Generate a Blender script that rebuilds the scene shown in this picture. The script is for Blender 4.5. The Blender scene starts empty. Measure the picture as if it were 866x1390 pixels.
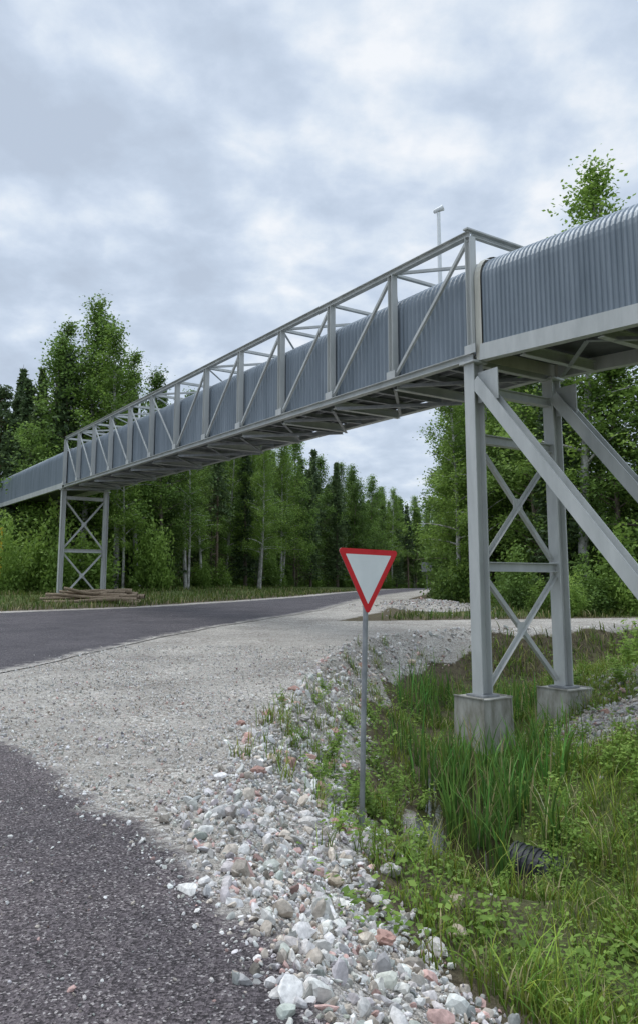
import bpy, bmesh, math, numpy as np
from mathutils import Vector, Matrix
R = math.radians
scene = bpy.context.scene
coll = scene.collection
rng = np.random.default_rng(7)

# ------------------------------------------------------------------ helpers
wpos = {}
def link(o): coll.objects.link(o); return o

def empty(name, loc, parent=None):
    o = bpy.data.objects.new(name, None); o.empty_display_size = .3; link(o)
    loc = Vector(loc); wpos[o.name] = loc.copy()
    if parent: o.parent = parent; o.location = loc - wpos[parent.name]
    else: o.location = loc
    return o

def npmesh(name, V, F, mat, smooth=False, col=None):
    V = np.asarray(V, np.float32); F = np.asarray(F, np.int32)
    k = F.shape[1]
    me = bpy.data.meshes.new(name)
    me.vertices.add(len(V)); me.vertices.foreach_set("co", V.ravel())
    me.loops.add(F.size); me.loops.foreach_set("vertex_index", F.ravel())
    me.polygons.add(len(F)); me.polygons.foreach_set("loop_start", np.arange(0, F.size, k, dtype=np.int32))
    me.update(calc_edges=True)
    me.polygons.foreach_set("use_smooth", np.full(len(F), smooth, dtype=bool))
    if col is not None:
        c = np.ones((len(V), 4), np.float32); c[:, :3] = col
        a = me.color_attributes.new("Col", 'FLOAT_COLOR', 'POINT'); a.data.foreach_set("color", c.ravel())
    if mat: me.materials.append(mat)
    return me

def obj(name, me, parent=None, loc=(0, 0, 0)):
    """mesh coordinates are already relative to loc (world)"""
    o = bpy.data.objects.new(name, me); link(o)
    loc = Vector(loc); wpos[o.name] = loc.copy()
    if parent: o.parent = parent; o.location = loc - wpos[parent.name]
    else: o.location = loc
    return o

def top(o, label, cat, group=None):
    o["label"] = label; o["category"] = cat
    if group: o["group"] = group
    return o

class MB:
    def __init__(s): s.V = []; s.F = []; s.C = []; s.n = 0
    def add(s, V, F, c=None):
        V = np.asarray(V, float); F = np.asarray(F, int)
        s.V.append(V); s.F.append(F + s.n); s.n += len(V)
        cc = np.empty((len(V), 3)); cc[:] = .5 if c is None else c; s.C.append(cc)
    def mesh(s, name, mat, smooth=False, origin=(0, 0, 0)):
        V = np.vstack(s.V) - np.asarray(origin, float); F = np.vstack(s.F)
        return npmesh(name, V, F, mat, smooth, np.vstack(s.C))

def frame(p, q, up=(0, 0, 1)):
    p = np.asarray(p, float); q = np.asarray(q, float)
    d = q - p; L = np.linalg.norm(d); d /= L
    u = np.asarray(up, float); u = u - d * np.dot(u, d)
    if np.linalg.norm(u) < 1e-4:
        u = np.array([1., 0, 0]); u = u - d * np.dot(u, d)
    u /= np.linalg.norm(u); v = np.cross(d, u)
    return p, q, d, u, v

def prof(kind, w, h):
    if kind == 'I':
        f = h * .09; t = w * .05
        return [(-w/2, -h/2), (w/2, -h/2), (w/2, -h/2+f), (t, -h/2+f), (t, h/2-f), (w/2, h/2-f), (w/2, h/2), (-w/2, h/2), (-w/2, h/2-f), (-t, h/2-f), (-t, -h/2+f), (-w/2, -h/2+f)]
    if kind == 'B':
        return [(-w/2, -h/2), (w/2, -h/2), (w/2, h/2), (-w/2, h/2)]
    if kind == 'L':
        t = w * .12
        return [(-w/2, -h/2), (w/2, -h/2), (w/2, -h/2+t), (-w/2+t, -h/2+t), (-w/2+t, h/2), (-w/2, h/2)]
    if kind == 'C':
        t = w * .12; f = h * .06
        return [(-w/2, -h/2), (w/2, -h/2), (w/2, -h/2+f), (-w/2+t, -h/2+f), (-w/2+t, h/2-f), (w/2, h/2-f), (w/2, h/2), (-w/2, h/2)]

def beam_bm(bm, p, q, w, h, kind='I', up=(0, 0, 1)):
    p, q, d, u, v = frame(p, q, up)
    pr = prof(kind, w, h)
    a = [bm.verts.new(p + v*x + u*y) for x, y in pr]
    b = [bm.verts.new(q + v*x + u*y) for x, y in pr]
    n = len(pr)
    for i in range(n):
        j = (i+1) % n
        bm.faces.new((a[i], a[j], b[j], b[i]))
    bm.faces.new(a[::-1]); bm.faces.new(b)

def beams(name, specs, mat, parent):
    """one part made of one or several members; specs = list of (p,q,w,h,kind,up)"""
    bm = bmesh.new()
    o0 = np.asarray(specs[0][0], float)
    for sp in specs:
        p, q, w, h = sp[:4]; kind = sp[4] if len(sp) > 4 else 'I'; up = sp[5] if len(sp) > 5 else (0, 0, 1)
        beam_bm(bm, np.asarray(p) - o0, np.asarray(q) - o0, w, h, kind, up)
    bmesh.ops.recalc_face_normals(bm, faces=bm.faces)
    me = bpy.data.meshes.new(name); bm.to_mesh(me); bm.free(); me.materials.append(mat)
    return obj(name, me, parent, o0)

# ------------------------------------------------------------------ materials
def newmat(name):
    m = bpy.data.materials.new(name); m.use_nodes = True
    nt = m.node_tree; b = nt.nodes["Principled BSDF"]
    return m, nt, b
def N(nt, typ, **kw):
    n = nt.nodes.new(typ)
    for k, v in kw.items():
        if k in n.inputs: n.inputs[k].default_value = v
        else: setattr(n, k, v)
    return n
def L(nt, a, b): nt.links.new(a, b)
def mixc(nt, fac, a, b, blend='MIX'):
    n = nt.nodes.new('ShaderNodeMix'); n.data_type = 'RGBA'; n.blend_type = blend
    for s, v in ((0, fac), (6, a), (7, b)):
        if isinstance(v, bpy.types.NodeSocket): nt.links.new(v, n.inputs[s])
        else: n.inputs[s].default_value = v if s == 0 else (*v, 1)
    return n.outputs[2]
def ramp(nt, src, stops, interp='LINEAR'):
    n = nt.nodes.new('ShaderNodeValToRGB'); cr = n.color_ramp; cr.interpolation = interp
    while len(cr.elements) < len(stops): cr.elements.new(.5)
    for e, (p, c) in zip(cr.elements, stops):
        e.position = p; e.color = (*c, 1) if hasattr(c, '__len__') else (c, c, c, 1)
    nt.links.new(src, n.inputs[0]); return n.outputs[0]
def math_(nt, op, a, b=None, c=None, clamp=False):
    n = nt.nodes.new('ShaderNodeMath'); n.operation = op; n.use_clamp = clamp
    for i, v in enumerate((a, b, c)):
        if v is None: continue
        if isinstance(v, bpy.types.NodeSocket): nt.links.new(v, n.inputs[i])
        else: n.inputs[i].default_value = v
    return n.outputs[0]
def bump(nt, b, h, strength, dist):
    n = N(nt, 'ShaderNodeBump', Strength=strength, Distance=dist); L(nt, h, n.inputs['Height']); L(nt, n.outputs[0], b.inputs['Normal'])

def geo_pos(nt): return nt.nodes.new('ShaderNodeNewGeometry').outputs['Position']
def noise(nt, vec, scale, detail=4, rough=.55):
    n = N(nt, 'ShaderNodeTexNoise', Scale=scale, Detail=detail, Roughness=rough); L(nt, vec, n.inputs['Vector']); return n.outputs['Fac']

def gravel_nodes(nt, pos):
    def layer(scale):
        v = N(nt, 'ShaderNodeTexVoronoi', Scale=scale); L(nt, pos, v.inputs['Vector'])
        e = N(nt, 'ShaderNodeTexVoronoi', Scale=scale); e.feature = 'DISTANCE_TO_EDGE'; L(nt, pos, e.inputs['Vector'])
        sep = nt.nodes.new('ShaderNodeSeparateColor'); L(nt, v.outputs['Color'], sep.inputs[0])
        col = ramp(nt, sep.outputs[0], [(0, (.25, .23, .205)), (.3, (.48, .455, .41)), (.7, (.64, .61, .56)), (.93, (.77, .75, .71)), (1, (.54, .41, .36))])
        edge = ramp(nt, e.outputs['Distance'], [(0, .38), (.10, 1.0)])
        return mixc(nt, 1.0, col, edge, 'MULTIPLY'), e.outputs['Distance']
    c1, h1 = layer(24); c2, h2 = layer(65)
    m = noise(nt, pos, 1.3, 5)
    mf = ramp(nt, m, [(.4, 0), (.6, 1)])
    c = mixc(nt, mf, c1, c2)
    big = ramp(nt, noise(nt, pos, .6, 6, .65), [(.3, (.66, .64, .62)), (.7, (1.10, 1.08, 1.05))])
    c = mixc(nt, 1.0, c, big, 'MULTIPLY')
    h = math_(nt, 'ADD', h1, h2)
    return c, h
def asphalt_nodes(nt, pos, base=(.062, .060, .063), spk=.34):
    v = N(nt, 'ShaderNodeTexVoronoi', Scale=95.0); L(nt, pos, v.inputs['Vector'])
    sep = nt.nodes.new('ShaderNodeSeparateColor'); L(nt, v.outputs['Color'], sep.inputs[0])
    c = ramp(nt, sep.outputs[0], [(0, tuple(x*.35 for x in base)), (.45, base), (.78, tuple(x*1.9 for x in base)), (.93, (.19, .175, .17)), (1, (spk, spk*.97, spk*.93))])
    big = ramp(nt, noise(nt, pos, .9, 7, .65), [(.3, (.72, .70, .72)), (.7, (1.3, 1.22, 1.2))])
    return mixc(nt, 1.0, c, big, 'MULTIPLY'), v.outputs['Distance']

def mat_ground():
    m, nt, b = newmat("ground_mix"); pos = geo_pos(nt)
    gc, gh = gravel_nodes(nt, pos); ac, ah = asphalt_nodes(nt, pos, (.12, .115, .112), .5)
    at = N(nt, 'ShaderNodeAttribute', attribute_name="Col"); sep = nt.nodes.new('ShaderNodeSeparateColor'); L(nt, at.outputs['Color'], sep.inputs[0])
    n1 = noise(nt, pos, 2.2, 8, .7); n2 = noise(nt, pos, 9, 6, .7)
    soil = ramp(nt, n2, [(.3, (.045, .036, .022)), (.55, (.13, .108, .07)), (.75, (.12, .13, .055))])
    green = ramp(nt, n1, [(.3, (.05, .068, .02)), (.7, (.12, .165, .04))])
    sg = mixc(nt, sep.outputs[2], soil, green)
    f = math_(nt, 'ADD', sep.outputs[0], math_(nt, 'MULTIPLY', math_(nt, 'SUBTRACT', n1, .5), 1.1))
    f = ramp(nt, f, [(.42, 0), (.58, 1)])
    f2 = math_(nt, 'ADD', sep.outputs[1], math_(nt, 'MULTIPLY', math_(nt, 'SUBTRACT', n1, .5), 1.8))
    f2 = ramp(nt, f2, [(.4, 0), (.75, .85)])
    g = mixc(nt, f2, gc, ac)
    c = mixc(nt, f, sg, g); L(nt, c, b.inputs['Base Color']); b.inputs['Roughness'].default_value = .95
    b.inputs['Specular IOR Level'].default_value = .15
    bump(nt, b, gh, .7, .03)
    return m
def mat_asphalt(name, base, spk):
    m, nt, b = newmat(name); pos = geo_pos(nt)
    gc, gh = gravel_nodes(nt, pos); ac, ah = asphalt_nodes(nt, pos, base, spk)
    at = N(nt, 'ShaderNodeAttribute', attribute_name="Col"); sep = nt.nodes.new('ShaderNodeSeparateColor'); L(nt, at.outputs['Color'], sep.inputs[0])
    n1 = noise(nt, pos, 3.0, 9, .75)
    f = math_(nt, 'ADD', sep.outputs[0], math_(nt, 'MULTIPLY', math_(nt, 'SUBTRACT', n1, .5), 1.8))
    f = ramp(nt, f, [(.60, 0), (.98, .92)])
    L(nt, mixc(nt, f, ac, gc), b.inputs['Base Color']); b.inputs['Roughness'].default_value = .85
    b.inputs['Specular IOR Level'].default_value = .25
    bump(nt, b, ah, .8, .012)
    return m
def mat_col(name, rough=.9, trans=0.0, spec=.2, noisescale=None, vary=.3):
    m, nt, b = newmat(name)
    at = N(nt, 'ShaderNodeAttribute', attribute_name="Col"); c = at.outputs['Color']
    if noisescale:
        nn = ramp(nt, noise(nt, geo_pos(nt), noisescale, 5, .65), [(.3, 1-vary), (.7, 1+vary*.4)])
        c = mixc(nt, 1.0, c, nn, 'MULTIPLY')
    L(nt, c, b.inputs['Base Color']); b.inputs['Roughness'].default_value = rough; b.inputs['Specular IOR Level'].default_value = spec
    if trans:
        t = nt.nodes.new('ShaderNodeBsdfTranslucent'); mx = N(nt, 'ShaderNodeMixShader'); mx.inputs[0].default_value = trans
        L(nt, c, t.inputs[0]); L(nt, b.outputs[0], mx.inputs[1]); L(nt, t.outputs[0], mx.inputs[2])
        L(nt, mx.outputs[0], nt.nodes['Material Output'].inputs[0])
    return m
def mat_leaf(name, c0, c1, c2, trans=.3, gain=2.45):
    m, nt, b = newmat(name)
    c0, c1, c2 = [tuple(x*gain for x in c) for c in (c0, c1, c2)]
    tc = nt.nodes.new('ShaderNodeTexCoord'); oi = nt.nodes.new('ShaderNodeObjectInfo')
    at = N(nt, 'ShaderNodeAttribute', attribute_name="Col"); sep = nt.nodes.new('ShaderNodeSeparateColor'); L(nt, at.outputs['Color'], sep.inputs[0])
    n = noise(nt, tc.outputs['Object'], .55, 3)
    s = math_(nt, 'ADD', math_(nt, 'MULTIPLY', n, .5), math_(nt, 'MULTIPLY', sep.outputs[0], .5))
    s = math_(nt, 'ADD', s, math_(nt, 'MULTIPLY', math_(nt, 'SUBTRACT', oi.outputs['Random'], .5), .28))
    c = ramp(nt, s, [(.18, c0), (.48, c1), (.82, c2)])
    L(nt, c, b.inputs['Base Color']); b.inputs['Roughness'].default_value = .6; b.inputs['Specular IOR Level'].default_value = .2
    t = nt.nodes.new('ShaderNodeBsdfTranslucent'); mx = N(nt, 'ShaderNodeMixShader'); mx.inputs[0].default_value = trans
    L(nt, c, t.inputs[0]); L(nt, b.outputs[0], mx.inputs[1]); L(nt, t.outputs[0], mx.inputs[2])
    L(nt, mx.outputs[0], nt.nodes['Material Output'].inputs[0])
    return m
def mat_simple(name, c0, c1, scale=3, rough=.6, metal=0, stretch=(1, 1, 1), bumps=0, spec=.4):
    m, nt, b = newmat(name)
    mp = N(nt, 'ShaderNodeMapping'); mp.inputs['Scale'].default_value = stretch; L(nt, geo_pos(nt), mp.inputs['Vector'])
    n = noise(nt, mp.outputs[0], scale, 7, .65)
    L(nt, ramp(nt, n, [(.32, c0), (.68, c1)]), b.inputs['Base Color'])
    b.inputs['Roughness'].default_value = rough; b.inputs['Metallic'].default_value = metal; b.inputs['Specular IOR Level'].default_value = spec
    if bumps: bump(nt, b, n, bumps, .02)
    return m

M_ground = mat_ground()
M_road = mat_asphalt("asphalt_main", (.064, .062, .070), .17)
M_side = mat_asphalt("asphalt_side", (.080, .071, .074), .42)
M_stone = mat_col("crushed_stone", .9, 0, .2, 40, .35)
M_grass = mat_col("grass_blades", .7, .35, .2)
M_steel = mat_simple("painted_steel", (.42, .435, .42), (.57, .58, .56), 2.5, .5, .05, (1, 1, .25))
M_steel_d = mat_simple("galvanised_steel", (.22, .23, .24), (.38, .39, .40), 5, .5, .3)
M_clad = mat_simple("corrugated_sheet", (.15, .18, .205), (.25, .285, .315), 2.2, .42, .3, (1, 1, .12))
M_cream = mat_simple("cream_flashing", (.45, .43, .36), (.6, .58, .5), 3, .6, 0, (1, 1, .3))
M_floor = mat_simple("deck_sheet", (.05, .055, .06), (.11, .115, .12), 2, .6, .2)
M_conc = mat_simple("concrete", (.24, .23, .19), (.50, .49, .45), 6, .9, 0, (1, 1, .35), .4, .2)
M_red = mat_simple("red_sign_film", (.60, .012, .018), (.68, .022, .03), 6, .4)
M_white = mat_simple("white_sign_film", (.74, .76, .76), (.84, .86, .86), 2, .4)
M_wood = mat_simple("weathered_wood", (.10, .07, .045), (.36, .28, .19), 6, .9, 0, (1, 6, 6), .3)
M_yellow = mat_simple("yellow_paint", (.55, .36, .01), (.65, .45, .03), 4, .5)
M_black = mat_simple("black_plastic", (.012, .013, .016), (.035, .037, .042), 8, .55)
M_barkb = mat_simple("birch_bark", (.16, .15, .14), (.78, .76, .72), 3.5, .85, 0, (1.2, 1.2, .9), .2)
M_barkp = mat_simple("pine_bark", (.16, .09, .055), (.48, .25, .14), 3, .9, 0, (1, 1, .4), .3)
M_barks = mat_simple("spruce_bark", (.11, .085, .07), (.26, .21, .17), 4, .9, 0, (1, 1, .4), .3)
M_lfb = mat_leaf("birch_leaves", (.036, .058, .013), (.084, .132, .026), (.15, .21, .048), .40)
M_lfa = mat_leaf("aspen_leaves", (.028, .048, .012), (.064, .104, .024), (.112, .168, .040), .36)
M_lfs = mat_leaf("spruce_needles", (.020, .032, .015), (.040, .062, .026), (.068, .094, .034), .18)
M_lfp = mat_leaf("pine_needles", (.024, .036, .019), (.045, .068, .031), (.072, .10, .042), .16, 2.3)
M_dead = mat_simple("dead_twigs", (.12, .085, .062), (.27, .205, .155), 2, .9)

# ------------------------------------------------------------------ terrain functions
def sdist(x, y, P):
    x = np.asarray(x, float); y = np.asarray(y, float)
    best = np.full(x.shape, 1e9); sg = np.ones(x.shape)
    for (ax, ay), (bx, by) in zip(P[:-1], P[1:]):
        dx, dy = bx-ax, by-ay; LL = dx*dx+dy*dy
        t = np.clip(((x-ax)*dx+(y-ay)*dy)/LL, 0, 1)
        d = np.hypot(x-ax-t*dx, y-ay-t*dy)
        c = dx*(y-ay)-dy*(x-ax)
        m = d < best
        best = np.where(m, d, best); sg = np.where(m, np.where(c < 0, 1., -1.), sg)
    return best*sg      # positive on the right-hand side of the polyline
EDGE = [(1.6, -40), (1.3, -6), (.9, 0), (.4, 2), (-.14, 3.6), (-.6, 5), (-.62, 6.2), (-.46, 9.4), (.1, 14.5), (.9, 18), (2.4, 20.3), (5, 21.6), (12, 23), (60, 26)]
RB = [(2.9, -40), (2.4, 3), (1.98, 8), (2.1, 10), (3.25, 14), (4.3, 18), (6, 30)]
NEAR = [(-22, -12), (-11.5, 3), (-8.2, 8.6), (-5.2, 12.85), (-4.45, 16.7), (-2.78, 22.1), (-.08, 29.1), (2.8, 44.3), (8.3, 69), (17.4, 115), (40, 200)]
FAR = [(-34, -6), (-25, 10), (-17.5, 21), (-11.6, 28.2), (-7.1, 32.0), (-3.2, 40.3), (-.6, 48), (1.8, 60), (10.5, 100), (30, 195)]
TRACK = [(-1, 22.5), (3, 22.9), (7, 23.6), (13, 24.6), (26, 26.5), (60, 30)]
SIDE = [(1.5, -6), (.96, 0), (.62, 2), (.35, 3), (.03, 3.62), (-.35, 4.16), (-.72, 4.80), (-1.0, 5.32), (-1.6, 6.0), (-2.4, 7.35), (-3.15, 8.2), (-4.5, 9.0), (-6.4, 9.4), (-8.0, 9.0)]
def sm(t): t = np.clip(t, 0, 1); return t*t*(3-2*t)
def wob(x, y, s=1.0, ph=0):
    return (np.sin(x*1.7*s+y*.9*s+ph)+np.sin(x*-1.1*s+y*2.3*s+1.3+ph)+np.sin(x*3.1*s+y*1.9*s+2.1+ph)*.6+np.sin(x*4.3*s-y*5.1*s+.7+ph)*.4)/3.0
def zbase(y): return np.where(y > 10, 1.2*(1-np.exp(-(np.maximum(y, 10)-10)/25)), 0.0)
def mound(x, y): return np.exp(-(((x-4.6)/1.5)**2+((y-33)/4)**2))
def darkf(x, y):
    a = sm(1-np.hypot((x+2.1+.35*(y-11.5)+.3*wob(x, y, 1.1))/1.1, (y-12.0)/5.5))
    b_ = sm(1-np.hypot((x+3.4)/1.4, (y-9.6)/1.2))
    return np.clip(a*.6+b_*.6, 0, 1)*(.6+.4*wob(x, y, 2.3, 2))
def H(x, y):
    x = np.asarray(x, float); y = np.asarray(y, float)
    zb = zbase(y); d1 = sdist(x, y, EDGE)
    width = 2.5 - .6*sm((y-6)/3)
    t = np.clip(d1/width, 0, 1); f = 1-(1-t)**1.4
    bot = 1.36 - .42*sm((7.7-y)/1.2)
    hl = zb - bot*f
    d2 = sdist(x, y, RB)
    hr = -1.3 + np.where(d2 > 0, np.minimum(d2, 1.5)*.40+np.maximum(d2-1.5, 0)*.15, 0) - 10*(d2 <= 0)
    h = np.maximum(hl, np.minimum(hr, zb+.12))
    k = sm((d1-.1)/.8)
    h = h + k*(.05*wob(x, y, 1.6)+.025*wob(x, y, 4.2, 2))*(h > -1.2)
    df = -sdist(x, y, FAR)
    h = h + .35*sm((df-2)/6) + .12*wob(x, y, .5)*sm((df-2)/4)
    h = h + .55*np.exp(-(((x-7.2)/1.6)**2+((y-15.5)/3.0)**2))
    return h + .25*mound(x, y)*(1+.2*wob(x, y, 1.5))
def masks(x, y):
    d1 = sdist(x, y, EDGE); dn = sdist(x, y, NEAR); df = -sdist(x, y, FAR); dt = np.abs(sdist(x, y, TRACK))
    g = np.zeros_like(x)
    far_bank = sm((x-3.2)/1.5)
    plat = sm((1.10-.70*far_bank+.25*wob(x, y, 1.3)-d1)/.5) * (y < 23)
    g = np.maximum(g, plat*(dn > -1))
    g = np.maximum(g, sm((3.0-dn)/1.2)*(dn > -1))
    g = np.maximum(g, sm((1.7-dt)/.6))
    g = np.maximum(g, sm((1.6-df)/1.2)*(df > -1)*(dn < 0))
    g = np.maximum(g, ((dn < 0) & (df < 0)).astype(float))
    g = np.maximum(g, sm((1.5-np.hypot((x-5.3)/1.3, (y-12.9)*.9))/.5))
    g = np.maximum(g, .9*np.exp(-(((x-7.2)/1.3)**2+((y-15.5)/2.4)**2)))
    g = np.maximum(g, sm((mound(x, y)-.1)/.2))
    g = np.maximum(g, .7*sm((.9-np.hypot((x-1.2)/.45, (y-9.2)/1.6))/.5))
    return g, d1, dn, df, dt

def axis(segs):
    out = []
    for a, b, st in segs: out += list(np.arange(a, b, st))
    return np.array(out + [segs[-1][1]])
xs = axis([(-600, -100, 50), (-100, -30, 5), (-30, -8, 1), (-8, -2.5, .2), (-2.5, 7, .09), (7, 14, .3), (14, 40, 2), (40, 100, 10), (100, 600, 50)])
ys = axis([(-60, -4, 4), (-4, 2, .5), (2, 16, .1), (16, 36, .25), (36, 60, 1), (60, 200, 5), (200, 900, 50)])
X, Y = np.meshgrid(xs, ys)
Z = H(X, Y); g, d1, dn, df, dt = masks(X, Y)
dark = sm(1-np.abs(dn-1.0)/1.6)*.3 + sm(1-np.abs(sdist(X, Y, SIDE)-.2)/.5)*.25*(Y < 9) + darkf(X, Y)
green = sm((d1-1.7)/1.3)*.8 + sm((df-2)/3)*.8 + sm((dn-3)/2)*(Y > 26)*.8
nx, ny = len(xs), len(ys)
idx = np.arange(nx*ny).reshape(ny, nx)
F = np.stack([idx[:-1, :-1], idx[:-1, 1:], idx[1:, 1:], idx[1:, :-1]], -1).reshape(-1, 4)
me = npmesh("ground", np.stack([X, Y, Z], -1).reshape(-1, 3), F, M_ground, True,
            np.stack([g, np.clip(dark, 0, 1), np.clip(green, 0, 1)], -1).reshape(-1, 3))
o = obj("ground", me); o["kind"] = "structure"; o["label"] = "pale gravel verge, grassy ditch and forest floor"

def resample(P, n):
    P = np.array(P, float); s = np.r_[0, np.cumsum(np.hypot(*np.diff(P, axis=0).T))]
    t = np.linspace(0, s[-1], n); return np.stack([np.interp(t, s, P[:, 0]), np.interp(t, s, P[:, 1])], -1)
def smoothline(P, n):
    Q = resample(P, n)
    for _ in range(6): Q[1:-1] = (Q[:-2]+2*Q[1:-1]+Q[2:])/4
    return Q
def sheet(name, A, B, m, mat, dz, edgeline, ew, label):
    n = len(A); t = np.linspace(0, 1, m)[None, :, None]
    P = A[:, None, :]*(1-t)+B[:, None, :]*t
    x = P[..., 0]; y = P[..., 1]; z = H(x, y)+dz
    e = np.zeros_like(x)
    for el, w in zip(edgeline, ew): e = np.maximum(e, 1-np.abs(sdist(x, y, el))/w)
    idx = np.arange(n*m).reshape(n, m)
    F = np.stack([idx[:-1, :-1], idx[1:, :-1], idx[1:, 1:], idx[:-1, 1:]], -1).reshape(-1, 4)
    me = npmesh(name, np.stack([x, y, z], -1).reshape(-1, 3), F, mat, True, np.stack([e]*3, -1).reshape(-1, 3))
    o = obj(name, me); o["kind"] = "structure"; o["label"] = label
A = smoothline(NEAR, 260); B = smoothline(FAR, 260)
jn = .10*wob(A[:, 0]*2, A[:, 1]*2, 2.0)+.05*wob(A[:, 0], A[:, 1], 7)
A[:, 0] += jn
sheet("road", A, B, 60, M_road, .016, [A.tolist(), B.tolist()], [1.0, .9], "dark grey asphalt road curving into the forest")
S = smoothline(SIDE, 200)
S[:, 0] += .05*wob(S[:, 0], S[:, 1], 4)+.03*wob(S[:, 0], S[:, 1], 11)
SL = smoothline([(-15, -6), (-13, 0), (-12, 2.5), (-11, 4), (-10, 5.4), (-9.4, 6.5), (-8.8, 7.8), (-8.3, 8.6), (-8.1, 8.9)], 200)
sheet("side_road", S, SL, 110, M_side, .009, [S.tolist()], [.5], "coarse dark asphalt side road with loose gravel edge")

wx, wy = np.meshgrid(np.linspace(-.2, 4.2, 30), np.linspace(7.4, 20, 50))
idx = np.arange(wx.size).reshape(wx.shape)
F = np.stack([idx[:-1, :-1], idx[:-1, 1:], idx[1:, 1:], idx[1:, :-1]], -1).reshape(-1, 4)
mw, nt, b = newmat("ditch_water"); b.inputs['Base Color'].default_value = (.025, .02, .012, 1); b.inputs['Roughness'].default_value = .07
bump(nt, b, noise(nt, geo_pos(nt), 6, 3), .1, .02)
me = npmesh("water", np.stack([wx, wy, np.full_like(wx, -1.245)], -1).reshape(-1, 3), F, mw, True)
o = obj("water", me); o["kind"] = "structure"; o["label"] = "shallow dark water standing in the ditch"

# ------------------------------------------------------------------ stones
def ico(sub):
    bm = bmesh.new(); bmesh.ops.create_icosphere(bm, subdivisions=sub, radius=1)
    V = np.array([v.co[:] for v in bm.verts]); F = np.array([[v.index for v in f.verts] for f in bm.faces]); bm.free(); return V, F
def rock_templates(sub, n, r):
    V, F = ico(sub); out = []
    for i in range(n):
        W = V*(1+r.normal(0, .10, (len(V), 1)))
        for _ in range(6):
            d = r.normal(size=3); d /= np.linalg.norm(d); lim = r.uniform(.4, .8)
            dd = W@d; W = W-np.where(dd > lim, dd-lim, 0)[:, None]*d
        out.append((W, F))
    return out
def rotm(n, r, tilt=None):
    q = r.normal(size=(n, 4)); q /= np.linalg.norm(q, axis=1)[:, None]; w, x, y, z = q.T
    return np.stack([1-2*(y*y+z*z), 2*(x*y-z*w), 2*(x*z+y*w), 2*(x*y+z*w), 1-2*(x*x+z*z), 2*(y*z-x*w), 2*(x*z-y*w), 2*(y*z+x*w), 1-2*(x*x+y*y)], -1).reshape(n, 3, 3)
def stamp(mb, temps, P, S, cols, r):
    k = r.integers(0, len(temps), len(P)); Rm = rotm(len(P), r)
    sc = S[:, None]*r.uniform([.8, .6, .4], [1.4, 1.0, .75], (len(P), 3))
    for i, (V, F) in enumerate(temps):
        s = k == i
        if not s.any(): continue
        W = np.einsum('nij,nvj->nvi', Rm[s], V[None]*sc[s][:, None, :])+P[s][:, None, :]
        n = s.sum(); FF = (F[None]+(np.arange(n)*len(V))[:, None, None]).reshape(-1, 3)
        mb.add(W.reshape(-1, 3), FF, np.repeat(cols[s], len(V), axis=0))
def stonecol(n, r, pink=.05, mean=.60):
    v = np.clip(r.normal(mean, .15, n), .15, .88)[:, None]
    c = v*np.array([1.0, .965, .91])+r.normal(0, .012, (n, 3))
    w = r.random(n) < .18; c[w] = v[w]*np.array([1.0, .88, .74])*.88
    p = r.random(n) < pink; c[p] = v[p]*np.array([.92, .62, .55])
    return np.clip(c, .05, .88)
def scatter(n, xr, yr, prob, r, power=1.0):
    x = r.uniform(*xr, n); u = r.random(n)
    y = yr[0]*(yr[1]/yr[0])**u if power else r.uniform(*yr, n)
    keep = r.random(n) < prob(x, y)
    return x[keep], y[keep]
r = np.random.default_rng(3)
mb = MB()
T1 = rock_templates(1, 10, r); T2 = rock_templates(2, 10, r)
def p_slope(x, y):
    d = sdist(x, y, EDGE); lim = 1.3-.35*sm((y-6)/4)+.3*wob(x, y, 1.7)-.8*sm((x-3)/1.2)
    ext = .25*np.exp(-((y-7)/2.5)**2)
    return sm((d+.30+ext+.2*wob(x, y, 2.3))/.5)*sm((lim-d)/.3)
x, y = scatter(52000, (-2.2, 6), (2.6, 26), p_slope, r)
s = r.lognormal(-3.92, .52, len(x)); s = np.clip(s*(1+.3*sm((y-6)/4)), .008, .075)
stamp(mb, T2, np.stack([x, y, H(x, y)+s*.3], -1), s, stonecol(len(x), r, .06), r)
def p_grav(x, y):
    g_, d1_, dn_, df_, dt_ = masks(x, y)
    ds = sdist(x, y, SIDE)
    on_side = sm((ds+.38+.30*wob(x, y, 3))/.6)
    on_side = np.where(y > 9.4, 1, on_side)
    on_main = sm((dn_+.5+.3*wob(x, y, 1.7))/.7)
    return g_*np.clip(on_side, 0.02, 1)*np.clip(on_main, .01, 1)*(d1_ < 1.2)*(.30+.70*sm(wob(x, y, 1.2)*.9+.5))*(1-.9*np.clip(darkf(x, y), 0, 1))
x, y = scatter(100000, (-6, 3), (2.4, 17), p_grav, r)
s = np.clip(r.lognormal(-4.5, .40, len(x)), .005, .030)
stamp(mb, T1, np.stack([x, y, H(x, y)+s*.3+.008], -1), s, stonecol(len(x), r, .04), r)
def p_loose(x, y): return (sdist(x, y, SIDE) < 0)*.5*(y < 9)
x, y = scatter(7000, (-6, 1), (2.4, 9), p_loose, r)
s = np.clip(r.lognormal(-4.95, .3, len(x)), .004, .011)
stamp(mb, T1, np.stack([x, y, H(x, y)+.012], -1), s, stonecol(len(x), r, .04, .5)*.7, r)
x = np.r_[r.normal(5.3, 1.0, 1500), r.normal(4.6, 1.2, 1200), r.normal(1.2, .3, 500), r.normal(7.0, .8, 1200)]; y = np.r_[r.normal(12.9, .9, 1500), r.normal(33, 2.6, 1200), r.normal(9.2, .9, 500), r.normal(15.3, 1.3, 1200)]
s = np.clip(r.lognormal(-3.3, .4, len(x)), .02, .11); s[2700:3200] *= .5
keep = (sdist(x, y, NEAR) > .3) & (H(x, y) > -1.2); x, y, s = x[keep], y[keep], s[keep]
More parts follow.
